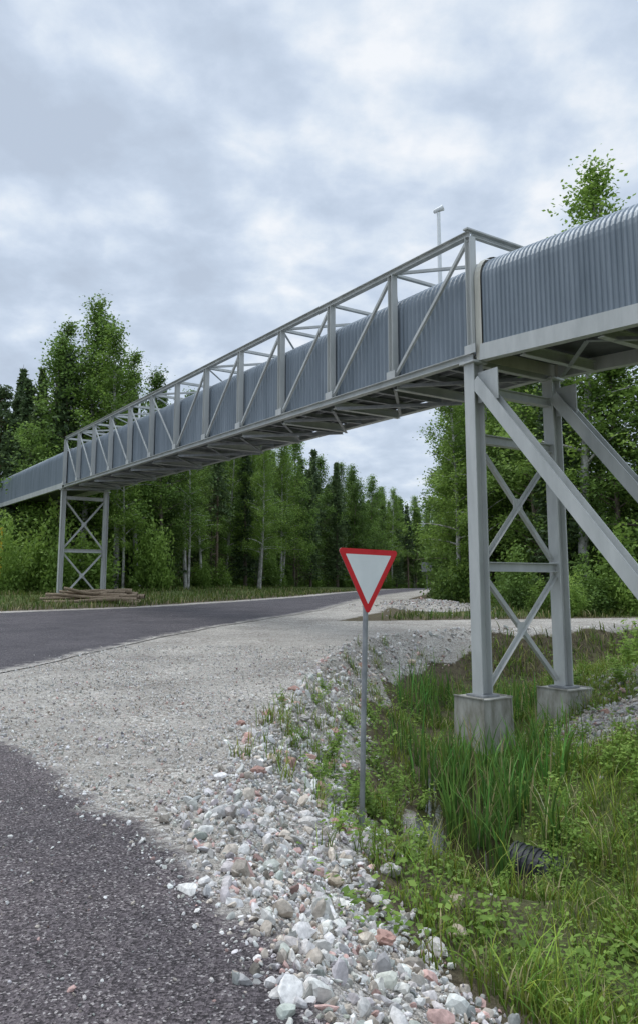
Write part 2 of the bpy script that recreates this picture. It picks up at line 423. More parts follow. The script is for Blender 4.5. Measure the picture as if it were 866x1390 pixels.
stamp(mb, T1, np.stack([x, y, H(x, y)+s*.3], -1), s, stonecol(len(x), r, .12)*.8, r)
o = obj("gravel", mb.mesh("gravel", M_stone)); o["kind"] = "stuff"; o["label"] = "loose white and grey crushed stone along the ditch"
o["category"] = "gravel"

rock_pts = [(.35, 4.6, .10, 1), (.1, 5.3, .10, 2), (.35, 5.6, .10, 0), (.5, 5.1, .09, 0), (-.1, 6.3, .11, 0), (.15, 6.8, .13, 1), (.0, 7.5, .11, 2), (.3, 7.3, .10, 1), (-.3, 8.1, .12, 1), (-.1, 8.8, .10, 2),
            (.1, 9.4, .12, 1), (.3, 9.9, .10, 1), (-.2, 10.3, .11, 0), (.2, 10.9, .13, 1), (.5, 11.5, .10, 2), (.3, 12.3, .12, 1), (.55, 13.0, .12, 0), (.7, 4.9, .11, 0), (.9, 5.4, .1, 2), (.55, 6.3, .12, 0), (.6, 7.7, .10, 1), (1.0, 6.0, .12, 2),
            (-.55, 7.0, .09, 1), (-.75, 8.4, .10, 1), (.8, 14.2, .14, 1), (1.1, 15.1, .13, 2), (.9, 16.3, .16, 1), (1.6, 17.2, .15, 0), (2.2, 18.8, .16, 2), (-.9, 9.2, .09, 1), (-.4, 5.8, .08, 0), (4.9, 12.4, .15, 0), (5.6, 13.3, .17, 2), (5.0, 13.8, .13, 1), (1.25, 8.5, .12, 2), (1.45, 9.6, .13, 1), (1.1, 9.2, .1, 0), (1.3, 7.9, .1, 2),
            (-.65, 9.9, .11, 1), (-.5, 10.8, .10, 1), (-.35, 11.6, .12, 1), (-.1, 9.1, .10, 1), (.0, 8.2, .10, 1), (-.45, 7.7, .10, 2)]
RC = [((.56, .53, .49), "pale grey angular rock lying on the gravel slope"), ((.48, .30, .25), "reddish granite rock lying on the gravel slope"), ((.48, .40, .30), "tan angular rock lying on the gravel slope")]
T3 = rock_templates(3, 6, r)
for i, (x, y, s, c) in enumerate(rock_pts):
    s = s*.78; V, F = T3[i % 6]; a = r.uniform(0, 6.28); ca, sa = math.cos(a), math.sin(a)
    W = V*s*np.array([1.15, .85, .62]); W = W@np.array([[ca, sa, 0], [-sa, ca, 0], [0, 0, 1]])
    o = obj("rock", npmesh("rock", W, F, M_stone, False, np.array(RC[c][0])*r.uniform(.8, 1.2)), None, (x, y, float(H(x, y))+s*.25))
    top(o, RC[c][1], "rock", "rocks on the gravel slope")

# ------------------------------------------------------------------ grass & reeds
def blades(mb, x, y, z, h, w, c, r, bend=.45, droop=.25):
    n = len(x); a = r.uniform(0, 6.283, n); l = r.uniform(.05, bend, n)*h
    dx, dy = np.cos(a), np.sin(a); b = a+r.uniform(-.8, .8, n)+1.57; px, py = np.cos(b)*w/2, np.sin(b)*w/2
    V = np.empty((n, 8, 3))
    for k, (t, ws) in enumerate(((0, .8), (.4, 1.0), (.75, .7), (1, .08))):
        cx = x+dx*l*t**2; cy = y+dy*l*t**2; cz = z+h*(t-droop*(l/h)*t**3)
        V[:, 2*k] = np.stack([cx-px*ws, cy-py*ws, cz], -1); V[:, 2*k+1] = np.stack([cx+px*ws, cy+py*ws, cz], -1)
    f = np.array([[0, 1, 3, 2], [2, 3, 5, 4], [4, 5, 7, 6]])
    F = (f[None]+(np.arange(n)*8)[:, None, None]).reshape(-1, 4)
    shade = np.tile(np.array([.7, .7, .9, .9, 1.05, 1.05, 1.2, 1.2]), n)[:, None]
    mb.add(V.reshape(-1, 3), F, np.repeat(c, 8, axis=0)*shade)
def gcol(n, r, base=(.17, .25, .04), var=.3, dry=.14):
    v = np.exp(r.normal(0, var, n))[:, None]; c = v*np.array(base)
    c[:, 0] *= r.uniform(.75, 1.3, n)
    d = r.random(n) < dry; c[d] = np.array([.38, .33, .17])*v[d]
    return np.clip(c, .008, .55)
r = np.random.default_rng(11)
mb = MB()
def p_grass(x, y):
    g_, d1_, dn_, df_, dt_ = masks(x, y)
    lim = 1.0-.1*sm((y-6)/4)+.35*wob(x, y, 1.7)-.7*sm((x-3.2)/1.5)
    water = (H(x, y) < -1.22)
    rb = sm((x-2.6)/.8)
    return sm((d1_-lim)/.35)*sm(2.6*(dt_-1.5))*(1-.7*water)*np.clip(1.1-g_*1.1, 0, 1)*np.clip(.06+.35*rb+.94*sm(wob(x, y, 2.1, 1)*1.3+.35), 0, 1)
x, y = scatter(115000, (0, 11), (3.6, 26), p_grass, r)
hh = r.uniform(.08, .30, len(x))*(.6+.6*sm(wob(x, y, 1.1, 3)+.5))
hh *= 1-.3*np.exp(-(((x-1.7)/.7)**2+((y-7.6)/1.3)**2))
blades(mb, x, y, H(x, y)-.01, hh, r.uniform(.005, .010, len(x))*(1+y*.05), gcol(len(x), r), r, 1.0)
cx, cy = scatter(1100, (.8, 8), (3.8, 24), lambda x, y: p_grass(x, y)*.6, r)
kk = r.integers(8, 34, len(cx))
x = np.repeat(cx, kk)+r.normal(0, .05, kk.sum()); y = np.repeat(cy, kk)+r.normal(0, .05, kk.sum())
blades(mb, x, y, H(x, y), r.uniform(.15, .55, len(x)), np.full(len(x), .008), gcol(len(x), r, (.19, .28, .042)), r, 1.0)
cx, cy = scatter(800, (-1, 3), (3.5, 22), lambda x, y: p_slope(x, y)*sm((y-4.5)/4)*.55, r)
kk = r.integers(6, 30, len(cx))
x = np.repeat(cx, kk)+r.normal(0, .06, kk.sum()); y = np.repeat(cy, kk)+r.normal(0, .06, kk.sum())
blades(mb, x, y, H(x, y), r.uniform(.06, .30, len(x)), np.full(len(x), .009), gcol(len(x), r), r, .9)
def p_verge(x, y):
    g_, d1_, dn_, df_, dt_ = masks(x, y); on = (dn_ < 0) & (df_ < 0)
    return (1-g_)*(~on)*(y > 20)*((df_ > 0) | (dn_ > 3.5))*(1-sm(mound(x, y)*8))
x, y = scatter(70000, (-30, 22), (20, 75), p_verge, r)
blades(mb, x, y, H(x, y)-.02, r.uniform(.10, .36, len(x)), r.uniform(.02, .04, len(x)), gcol(len(x), r, (.095, .14, .03)), r, .7)
o = obj("grass", mb.mesh("grass", M_grass)); o["kind"] = "stuff"; o["label"] = "long green grass growing in the ditch and verge"; o["category"] = "grass"

mb = MB()
spots = [(2.3, 12.3, .55, 110), (1.5, 12.6, .4, 50), (3.4, 12.3, .5, 110), (2.3, 10.7, .3, 90), (2.25, 9.6, .25, 80), (1.5, 11.4, .3, 40), (3.4, 15.6, .8, 130), (1.9, 15.8, .7, 110), (1.7, 10.0, .15, 44), (3.0, 10.6, .35, 60), (4.2, 16.6, .7, 110), (2.3, 17.5, .8, 140), (1.75, 8.9, .12, 34), (1.85, 11.4, .25, 60), (2.9, 11.6, .3, 70), (2.45, 8.45, .12, 26), (1.8, 8.0, .12, 26), (1.55, 9.2, .1, 24), (2.0, 9.2, .18, 40)]
for sx, sy, sr, n in spots:
    x = r.normal(sx, sr*.5, n); y = r.normal(sy, sr*.5, n); kp = sdist(x, y, EDGE) > 1.15; x, y = x[kp], y[kp]; n = len(x)
    blades(mb, x, y, np.maximum(H(x, y), -1.3), r.uniform(.30, .98, n), r.uniform(.014, .028, n), gcol(n, r, (.12, .235, .05), .28, .1), r, .5, .3)
o = obj("reeds", mb.mesh("reeds", M_grass)); o["kind"] = "stuff"; o["label"] = "tall green reeds standing in the ditch water"; o["category"] = "reeds"

# ------------------------------------------------------------------ leaves
def leaves(mb, P, size, r, flat=.5, elong=1.5, up=None, tone=None):
    n = len(P); Rm = rotm(n, r)
    u = Rm[:, :, 0]; nrm = Rm[:, :, 2]; nrm[:, 2] = np.abs(nrm[:, 2])+flat; nrm /= np.linalg.norm(nrm, axis=1)[:, None]
    u = u-nrm*(u*nrm).sum(1)[:, None]; u /= np.linalg.norm(u, axis=1)[:, None]; v = np.cross(nrm, u)
    s = size*r.uniform(.6, 1.3, n)[:, None] if np.isscalar(size) else size[:, None]
    V = np.stack([P-u*s*elong*.5, P+v*s*.42, P+u*s*elong*.5, P-v*s*.42], 1)
    F = np.arange(n*4).reshape(n, 4)
    t = r.random(n) if tone is None else tone
    mb.add(V.reshape(-1, 3), F, np.repeat(np.stack([t]*3, -1), 4, axis=0))
def tube(mb, P, rad, n=7):
    P = np.asarray(P, float); m = len(P); a = np.linspace(0, 2*np.pi, n, endpoint=False)
    rings = []
    for i in range(m):
        d = P[min(i+1, m-1)]-P[max(i-1, 0)]; d /= np.linalg.norm(d)+1e-9
        ref = np.array([1., 0, 0]) if abs(d[0]) < .8 else np.array([0, 1., 0])
        u = np.cross(d, ref); u /= np.linalg.norm(u); v = np.cross(d, u)
        rings.append(P[i]+rad[i]*(np.cos(a)[:, None]*u+np.sin(a)[:, None]*v))
    V = np.vstack(rings); idx = np.arange(m*n).reshape(m, n); nx_ = np.roll(idx, -1, axis=1)
    F = np.stack([idx[:-1], nx_[:-1], nx_[1:], idx[1:]], -1).reshape(-1, 4)
    mb.add(V, F)
def decid(seed, h, rad, cb, leaf, bark, lmat, nl=34, lpc=62, ls=.17, taper=.35):
    r = np.random.default_rng(seed); t = MB(); c = MB()
    k = np.linspace(0, 1, 9); ph = r.uniform(0, 6, 2)
    tr = np.stack([.02*h*np.sin(k*3+ph[0]), .02*h*np.sin(k*2.5+ph[1]), k*h], -1); tr -= tr[0]; tr[:, 2] = k*h
    tr[0, 2] = -.3
    tube(t, tr, .0095*h*(1-k)**.8+.012)
    for i in range(nl):
        f = cb+(1-cb)*((i+r.random())/nl); f = min(f, .985)
        p0 = np.array([np.interp(f, k, tr[:, j]) for j in range(3)])
        tt = (f-cb)/(1-cb)
        shape = (np.sin(np.pi*min(1, tt*.80+.24))**.8)*(1-taper*tt)+.08
        Ln = rad*shape*r.uniform(.5, 1.3); az = i*2.4+r.uniform(-.5, .5); el = r.uniform(.1, .7)+.5*tt
        d = np.array([np.cos(az)*np.cos(el), np.sin(az)*np.cos(el), np.sin(el)])
        q = np.linspace(0, 1, 5)[:, None]
        lp = p0+d*Ln*q-np.array([0, 0, 1])*(.16*Ln*q**2.5)
        tube(t, lp, (.0035*h*(1-tt*.7))*(1-np.linspace(0, 1, 5))+.006, 4)
        ncl = max(3, int(Ln*2.8))
        for j in range(ncl):
            g_ = r.uniform(.25, 1.05); cpt = p0+d*Ln*g_-np.array([0, 0, 1])*(.16*Ln*g_**2.5)+r.normal(0, .16*Ln+.05, 3)*[1, 1, .6]
            sg = r.uniform(.16, .36)
            m = int(lpc*r.uniform(.5, 1.3)); P = cpt+r.normal(0, sg, (m, 3))*[1, 1, .8]
            P[:, 2] -= np.abs(r.normal(0, .2, m))
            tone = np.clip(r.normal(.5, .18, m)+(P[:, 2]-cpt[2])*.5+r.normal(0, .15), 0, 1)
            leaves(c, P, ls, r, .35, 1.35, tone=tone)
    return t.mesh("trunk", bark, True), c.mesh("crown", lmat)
def spruce(seed, h, rad, cb=.1, dens=1.0):
    r = np.random.default_rng(seed); t = MB(); c = MB()
    tube(t, [[0, 0, -.3], [0, 0, h*.5], [0, 0, h]], [.012*h, .008*h, .01], 7)
    z = cb*h
    while z < h*.985:
        f = z/h; Rr = rad*(1-f)**.85*r.uniform(.8, 1.12)+.12
        nb = 8 if f < .8 else 6; a0 = r.uniform(0, 6)
        for b_ in range(nb):
            az = a0+b_*6.283/nb+r.uniform(-.25, .25); ll = Rr*r.uniform(.65, 1.12)
            m = int((9+ll*9)*dens); g_ = r.uniform(.08, 1, m)**.8
            px = np.cos(az)*ll*g_; py = np.sin(az)*ll*g_; pz = z-ll*.42*g_+ll*.22*g_**3
            sp = .30*ll*(1-g_)*.6+.07
            side = r.normal(0, 1, m)*sp
            P = np.stack([px-np.sin(az)*side, py+np.cos(az)*side, pz-np.abs(r.normal(0, .09, m))], -1)
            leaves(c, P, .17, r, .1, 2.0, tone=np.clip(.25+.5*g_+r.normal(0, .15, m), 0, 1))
        z += r.uniform(.26, .4)*(1.15-.5*f)
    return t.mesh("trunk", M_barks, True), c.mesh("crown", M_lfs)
def pine(seed, h):
    r = np.random.default_rng(seed); t = MB(); c = MB()
    k = np.linspace(0, 1, 7); tube(t, np.stack([.015*h*np.sin(k*3), 0*k, k*h-.3*(k == 0)], -1), .012*h*(1-k)**.7+.02)
    for i in range(26):
        f = .6+.39*(i+r.random())/26; az = i*2.4; ll = (1.9*(1-(f-.5)*1.5)+.3)*r.uniform(.6, 1.15)*h/17; el = r.uniform(0, .6)
        d = np.array([np.cos(az)*np.cos(el), np.sin(az)*np.cos(el), np.sin(el)]); p0 = np.array([.015*h*np.sin(f*3), 0, f*h])
        tube(t, [p0, p0+d*ll*.6, p0+d*ll], [.05, .03, .01], 4)
        for j in range(5):
            cp = p0+d*ll*r.uniform(.4, 1.05)+r.normal(0, .15, 3); m = 58
            leaves(c, cp+r.normal(0, .24, (m, 3))*[1, 1, .6], .16, r, .1, 1.7)
    return t.mesh("trunk", M_barkp, True), c.mesh("crown", M_lfp)
def deadspruce(seed, h):
    r = np.random.default_rng(seed); t = MB(); c = MB()
    tube(t, [[0, 0, -.3], [0, 0, h*.5], [0, 0, h]], [.01*h, .006*h, .01], 6)
    for i in range(120):
        z = h*r.uniform(.05, .6); az = r.uniform(0, 6.28); ll = r.uniform(.6, 1.6)
        tube(t, [[0, 0, z], [np.cos(az)*ll*.6, np.sin(az)*ll*.6, z-.1*ll], [np.cos(az)*ll, np.sin(az)*ll, z-.35*ll]], [.02, .012, .004], 3)
    z = h*.45
    while z < h:
        f = (z/h-.43)/.57; Rr = 1.5*(1-f)+.15
        for b_ in range(7):
            az = r.uniform(0, 6.28); m = 15; g_ = r.uniform(.1, 1, m)
            P = np.stack([np.cos(az)*Rr*g_, np.sin(az)*Rr*g_, z-.4*Rr*g_], -1)+r.normal(0, .1, (m, 3)); leaves(c, P, .18, r, .1, 2.0)
        z += .33
    return t.mesh("trunk", M_dead, True), c.mesh("crown", M_lfs)

kinds = {
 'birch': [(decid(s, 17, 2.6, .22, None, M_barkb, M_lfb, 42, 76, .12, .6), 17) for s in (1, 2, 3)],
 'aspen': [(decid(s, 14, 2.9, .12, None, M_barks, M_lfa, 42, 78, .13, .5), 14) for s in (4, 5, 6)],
 'spruce': [(spruce(s, 16, 2.1), 16) for s in (7, 8, 9)],
 'pine': [(pine(s, 17), 17) for s in (10, 11)],
 'dead': [(deadspruce(s, 14), 14) for s in (12, 13)],
}
LAB = {'birch': ("birch_tree", "tall birch with white trunk and light green crown", "birch tree"),
       'aspen': ("broadleaf_tree", "leafy broadleaf tree with dense green crown in the forest edge", "tree"),
       'spruce': ("spruce_tree", "dark green conical spruce in the forest edge", "spruce tree"),
       'pine': ("pine_tree", "pine with bare reddish trunk and high crown", "pine tree"),
       'dead': ("spruce_tree", "thin spruce with bare brown lower branches", "spruce tree")}
def tree(kind, x, y, h, r, sx=1.0):
    (tm, cm), h0 = kinds[kind][r.integers(0, len(kinds[kind]))]
    nm, lab, cat = LAB[kind]
    e = empty(nm, (x, y, float(H(x, y))-.05)); s = h/h0
    e.scale = (s*sx, s*sx, s); e.rotation_euler = (r.uniform(-.03, .03), r.uniform(-.03, .03), r.uniform(0, 6.28))
    top(e, lab, cat, "trees of the roadside forest")
    for n_, m_ in (("trunk", tm), ("crown", cm)):
        o = bpy.data.objects.new(n_, m_); link(o); o.parent = e
r = np.random.default_rng(21)
LEFT = [(-44, 56, 14), (-34, 55, 15), (-27, 54, 15.5), (-22, 52, 16), (-16, 49, 16.5), (-12.5, 50, 15), (-10, 55, 14.5), (-8, 60, 14.5), (-6, 70, 15.3), (-2.5, 82, 15.8), (3, 97, 15.8), (10, 115, 15), (20, 138, 15), (32, 160, 15)]
def along(P, step):
    P = np.array(P, float); s = np.r_[0, np.cumsum(np.hypot(*np.diff(P[:, :2], axis=0).T))]
    t = np.arange(0, s[-1], step); return [np.interp(t, s, P[:, k]) for k in range(3)]
for row, (off, step, names, pr) in enumerate([(0, 2.1, ['birch', 'aspen', 'spruce', 'dead', 'pine'], [.22, .18, .34, .23, .03]), (3.2, 2.6, ['birch', 'aspen', 'spruce', 'pine', 'dead'], [.22, .15, .40, .08, .15]), (6.8, 3.2, ['birch', 'aspen', 'spruce', 'pine'], [.25, .15, .45, .15]), (11, 4.2, ['spruce', 'pine', 'birch'], [.6, .15, .25])]):
    a, b_, hts = along(LEFT, step)
    for x, y, h in zip(a, b_, hts):
        x2 = x-off*.83+r.normal(0, .7); y2 = y+off*.6+r.normal(0, .7)
        k = r.choice(names, p=pr)
        if x < -20 and r.random() < .65: k = 'pine'
        tree(k, x2, y2, h*r.uniform(.76, 1.03), r)
for x, y, h, k, sx in [(-14.9, 48.5, 19.8, 'birch', 1.15), (-13.6, 50, 18.0, 'aspen', 1), (-16.3, 50, 18.2, 'birch', 1.1), (-12.6, 48, 16.8, 'birch', 1.15), (-17.6, 49, 16.6, 'aspen', 1), (-18.6, 50, 15.0, 'spruce', 1), (-11.4, 49, 15.6, 'birch', 1.1), (-9.1, 53, 14.2, 'birch', 1), (-5.0, 64, 13.8, 'birch', 1), (-10.2, 50.5, 14.8, 'aspen', .9)]:
    tree(k, x, y, h, r, sx)
for x, y, h in [(-8.6, 51, 12), (-4.7, 62, 13), (-11.9, 47, 12)]:
    tree('birch', x, y, h, r, .75)
RIGHT = [(28, 29, 13), (20, 30, 13), (16, 30.5, 13.3), (12.5, 31, 13.5), (9.5, 34, 13), (8.0, 38, 13), (7.4, 43, 12.8), (9.0, 49, 11.8), (12, 58, 11), (16, 72, 12), (21, 92, 13), (28, 120, 14)]
for row, (off, step, names, pr) in enumerate([(0, 2.1, ['aspen', 'birch', 'spruce'], [.62, .30, .08]), (2.6, 2.6, ['aspen', 'spruce', 'birch'], [.5, .2, .3]), (5.5, 3.2, ['aspen', 'spruce', 'birch'], [.4, .35, .25])]):
    a, b_, hts = along(RIGHT, step)
    for x, y, h in zip(a, b_, hts):
        tree(r.choice(names, p=pr), x+off*.8+r.normal(0, .4), y+off*.6+r.normal(0, .4), h*r.uniform(.85, 1.05), r, 1.05)
tree('birch', 11.1, 32.6, 19.4, r, 1.2); tree('birch', 15.6, 32.2, 18.6, r, .8)

def shrub_mesh(seed, n=46, lp=60, ls=.10, mat=None):
    r = np.random.default_rng(seed); c = MB()
    for i in range(n):
        a = r.uniform(0, 6.28); rr = r.uniform(0, 1)**.6; z = r.uniform(.1, 2.2)*(1-.55*rr)*r.uniform(.6, 1.15)
        cp = np.array([np.cos(a)*rr*.85, np.sin(a)*rr*.85, z]); m = int(lp*r.uniform(.4, 1.3))
        P = cp+r.normal(0, r.uniform(.12, .26), (m, 3)); P[:, 2] = np.abs(P[:, 2])
        tube(c, [[0, 0, 0], cp*[.6, .6, .5], cp], [.015, .01, .004], 3)
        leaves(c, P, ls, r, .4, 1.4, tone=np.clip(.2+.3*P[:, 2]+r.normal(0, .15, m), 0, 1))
    return c.mesh("shrub", mat)
SH = [shrub_mesh(31, mat=M_lfb), shrub_mesh(32, mat=M_lfa), shrub_mesh(33, mat=M_lfb)]
def shrub(x, y, s, r, lab="leafy green shrub growing at the forest edge", tall=1.0):
    o = bpy.data.objects.new("shrub", SH[r.integers(0, 3)]); link(o); o.location = (x, y, float(H(x, y))-.05)
    o.scale = (s*r.uniform(.7, 1.1), s*r.uniform(.7, 1.1), s*r.uniform(.8, 1.5)*tall); o.rotation_euler = (0, 0, r.uniform(0, 6.28))
    top(o, lab, "shrub", "shrubs along the forest edge")
a, b_, hts = along(LEFT, 2.8)
for x, y in zip(a, b_): shrub(x+.2+r.normal(0, .9), y-.4+r.normal(0, .9), r.uniform(.4, 1.3), r, tall=r.uniform(.9, 1.6))
a, b_, hts = along(RIGHT, 1.9)
for x, y in zip(a, b_): shrub(x-.8+r.normal(0, .5), y-1.3+r.normal(0, .6), r.uniform(.6, 1.4), r)
for x, y, s, tl in [(-10.4, 47, 1.4, 1.7), (-9.6, 46.5, 1.1, 1.6), (-14.6, 42, 1.6, 1), (-16.5, 40.5, 1.4, 1), (-15.8, 43, 1.8, 1), (-18, 44, 1.8, 1), (-13.6, 45, 1.7, 1), (-20, 46, 2, 1), (-17.5, 47, 2.2, 1), (9.6, 27.5, .9, 1), (11, 27.8, 1.1, 1), (12.5, 28, 1.2, 1), (8.2, 28.6, .7, 1), (7.8, 30.5, .8, 1), (9.0, 20.0, .7, 1), (10.2, 20.4, .8, 1), (8.8, 26.6, .6, 1), (11.2, 27, .8, 1)]:
    shrub(x, y, s, r, tall=tl)
def sapling_mesh(seed):
    r = np.random.default_rng(seed); c = MB()
    for i in range(9):
        a = r.uniform(0, 6.28); ll = r.uniform(.35, .9); d = np.array([np.cos(a)*.45, np.sin(a)*.45, 1.0])*ll
        m = 28; g_ = r.uniform(.15, 1, m)[:, None]
        tube(c, [[0, 0, -.02], d*.5, d], [.006, .004, .002], 4)
        P = d*g_+r.normal(0, .05, (m, 3)); P[:, 2] = np.abs(P[:, 2])
        leaves(c, P, .055, r, .5, 1.5, tone=np.clip(r.normal(.6, .2, m), 0, 1))
    return c.mesh("sapling", M_lfb)
SP = [sapling_mesh(41), sapling_mesh(42), sapling_mesh(43)]
for x, y, s in [(3.5, 8.9, 1.0), (3.9, 9.3, 1.2), (4.2, 8.7, 1.1), (3.6, 9.9, .9), (4.5, 10.2, 1.2), (3.3, 7.6, .8), (3.0, 6.9, .6), (3.8, 7.9, 1.0), (4.4, 11.2, .9), (.45, 9.1, .7), (.5, 7.6, .5), (.9, 9.7, .7), (1.1, 8.9, .6), (.2, 10.3, .5), (.75, 10.9, .8), (4.1, 12.6, .8),
                (1.0, 7.5, .5), (3.5, 11.2, .8), (6.0, 15.5, 1.2), (5.2, 16.5, 1.1), (6.8, 17, 1.4), (7.5, 19, 1.5), (5.6, 19, 1.0), (-.2, 9.6, .35), (-.05, 11.5, .4), (2.4, 6.2, .45), (1.5, 6.9, .4), (.9, 8.1, .6), (.6, 8.7, .7), (.95, 10.3, .6), (.3, 8.4, .55), (.15, 8.9, .6), (.0, 8.5, .45), (.1, 9.6, .55),
                (2.6, 8.25, .4), (2.9, 9.2, .7), (2.65, 7.8, .45), (2.3, 7.7, .4), (2.05, 7.75, .32), (1.9, 7.3, .4), (3.2, 8.2, .7), (.1, 12.6, .5), (-.3, 8.9, .35), (.5, 12.0, .6), (.9, 13.4, .7), (-.5, 10.6, .35), (4.8, 9.2, 1.0), (5.0, 11.4, .9), (3.9, 10.6, .7), (1.35, 8.3, .5), (1.3, 10.4, .6)]:
    o = bpy.data.objects.new("sapling", SP[r.integers(0, 3)]); link(o); o.location = (x, y, float(H(x, y))-.03); o.scale = (s, s, s*r.uniform(.6, 1)); o.rotation_euler = (0, 0, r.uniform(0, 6.28))
    top(o, "small leafy green sapling growing on the ditch bank", "sapling", "saplings on the ditch banks")
mb = MB()
cx, cy = scatter(6500, (-.6, 9), (3.8, 23), lambda x, y: sm((sdist(x, y, EDGE)-.35)/.7)*(H(x, y) > -1.22)*sm(wob(x, y, 1.4, 4)+.45)*(1-.7*sm((1.5-np.hypot((x-5.3)/1.3, y-12.9))/.5)), r)
k = 16
P = np.stack([np.repeat(cx, k)+r.normal(0, .08, len(cx)*k), np.repeat(cy, k)+r.normal(0, .08, len(cx)*k)], -1)
hz = r.random(len(P))*np.repeat(r.uniform(.06, .34, len(cx)), k)
szs = np.repeat(r.uniform(.020, .050, len(cx)), k)*r.uniform(.6, 1.3, len(P))
leaves(mb, np.c_[P, H(P[:, 0], P[:, 1])+hz+.01], szs, r, 1.0, 1.4, tone=np.clip(np.repeat(r.normal(.48, .2, len(cx)), k)+r.normal(0, .15, len(P)), 0, 1))
o = obj("weeds", mb.mesh("weeds", M_lfb)); o["kind"] = "stuff"; o["label"] = "low broad-leaved weeds scattered over the ditch bank"; o["category"] = "weeds"
mb = MB()
def band(P, n, lo, hi, zmax, off, size, bias):
    a, b_, _ = along(P, .5); k = r.integers(0, len(a), n)
    o_ = r.uniform(lo, hi, n); x = a[k]+off[0]*o_+r.normal(0, .5, n); y = b_[k]+off[1]*o_+r.normal(0, .5, n)
    z = H(x, y)+zmax*r.random(n)**bias*(.55+.45*wob(x, y, .8)*.9)
    leaves(mb, np.stack([x, y, z], -1), size, r, .3, 1.4, tone=np.clip(r.normal(.45, .2, n), 0, 1))
band(LEFT, 50000, -.3, 8, 3.6, (-.83, .6), .20, 1.3)
band(RIGHT, 42000, -1, 6, 3.5, (.8, .6), .18, 1.3)
o = obj("undergrowth", mb.mesh("undergrowth", M_lfa)); o["kind"] = "stuff"; o["label"] = "dense leafy undergrowth below the forest trees"; o["category"] = "undergrowth"
mb = MB()
band(LEFT, 70000, 10, 18, 12, (-.83, .6), .42, .9)
band(RIGHT, 55000, 8, 14, 10, (.8, .6), .4, .9)
band([(10, 145, 12), (30, 165, 12), (80, 170, 12)], 16000, 0, 10, 11, (-.5, .8), .8, .9)
o = obj("distant_wood", mb.mesh("distant_wood", M_lfa)); o["kind"] = "stuff"; o["label"] = "dense dark forest interior behind the edge trees"; o["category"] = "forest"

# ------------------------------------------------------------------ conveyor bridge
D = np.array([-.545, .838, 0]); Nn = np.array([.838, .545, 0]); P0 = np.array([2.86, 13.8, 0])
W = 2.13; PL = 28.3/12
def P(s, w, z): return P0+D*s+Nn*w+np.array([0, 0, z])
def zc(s): return 5.81+.023*s if s >= 0 else 5.71+.078*s
bridge = empty("conveyor_bridge", P(0, W/2, -1))
top(bridge, "grey steel truss conveyor bridge with corrugated gallery over the road", "bridge")

def section(w0, w1, hgt, rad):
    pr = []
    for z in np.linspace(0, hgt-rad, 4): pr.append((w0, z, -1, 0))
    for a in np.linspace(0, np.pi/2, 8)[1:]: pr.append((w0+rad-rad*np.cos(a), hgt-rad+rad*np.sin(a), -np.cos(a), np.sin(a)))
    pr.append(((w0+w1)/2, hgt+.03, 0, 1))
    for a in np.linspace(np.pi/2, 0, 8)[:-1]: pr.append((w1-rad+rad*np.cos(a), hgt-rad+rad*np.sin(a), np.cos(a), np.sin(a)))
    for z in np.linspace(hgt-rad, 0, 4): pr.append((w1, z, 1, 0))
    return np.array(pr)
def cladding(name, s0, s1, w0, w1, zlo, zhi, rad, parent, mat, pitch=.15, amp=.028):
    n = max(2, int((s1-s0)/pitch*8)); ss = np.linspace(s0, s1, n+1)
    ph = ((ss-s0)/pitch) % 1.0
    off = amp*np.clip(np.sin(ph*2*np.pi)*2.2, -1, 1)
    pr = section(w0, w1, zhi-zlo, rad); m = len(pr)
    w = pr[None, :, 0]+off[:, None]*pr[None, :, 2]; z = pr[None, :, 1]+off[:, None]*pr[None, :, 3]
    zz = np.array([zc(s) for s in ss])[:, None]+zlo+z
    V = P0[None, None]+D*ss[:, None, None]+Nn*w[..., None]; V = np.broadcast_to(V, (n+1, m, 3)).copy(); V[..., 2] = zz
    idx = np.arange((n+1)*m).reshape(n+1, m)
    F = np.stack([idx[:-1, :-1], idx[:-1, 1:], idx[1:, 1:], idx[1:, :-1]], -1).reshape(-1, 4)
    o0 = V[0, 0].copy()
    return obj(name, npmesh(name, V.reshape(-1, 3)-o0, F, mat, False), parent, o0)
def endwall(s, w0, w1, zlo, zhi, rad, parent):
    pr = section(w0, w1, zhi-zlo, rad); o0 = P(s, w0, zc(s)+zlo); bm = bmesh.new()
    a = [bm.verts.new(P(s, q[0], zc(s)+zlo+q[1])-o0) for q in pr]; b = [bm.verts.new(P(s+.02, q[0], zc(s)+zlo+q[1])-o0) for q in pr]
    bm.faces.new(a); bm.faces.new(b[::-1])
    for i in range(len(a)): j = (i+1) % len(a); bm.faces.new((a[i], b[i], b[j], a[j]))
    bmesh.ops.recalc_face_normals(bm, faces=bm.faces)
    me = bpy.data.meshes.new("end_wall"); bm.to_mesh(me); bm.free(); me.materials.append(M_cream); obj("end_wall", me, parent, o0)
def floor_sheet(s0, s1, w0, w1, dz, parent):
    bm = bmesh.new(); o0 = P(s0, 0, zc(s0))
    beam_bm(bm, P(s0, (w0+w1)/2, zc(s0)+dz)-o0, P(s1, (w0+w1)/2, zc(s1)+dz)-o0, w1-w0, .04, 'B')
    me = bpy.data.meshes.new("floor_deck"); bm.to_mesh(me); bm.free(); me.materials.append(M_floor); obj("floor_deck", me, parent, o0)

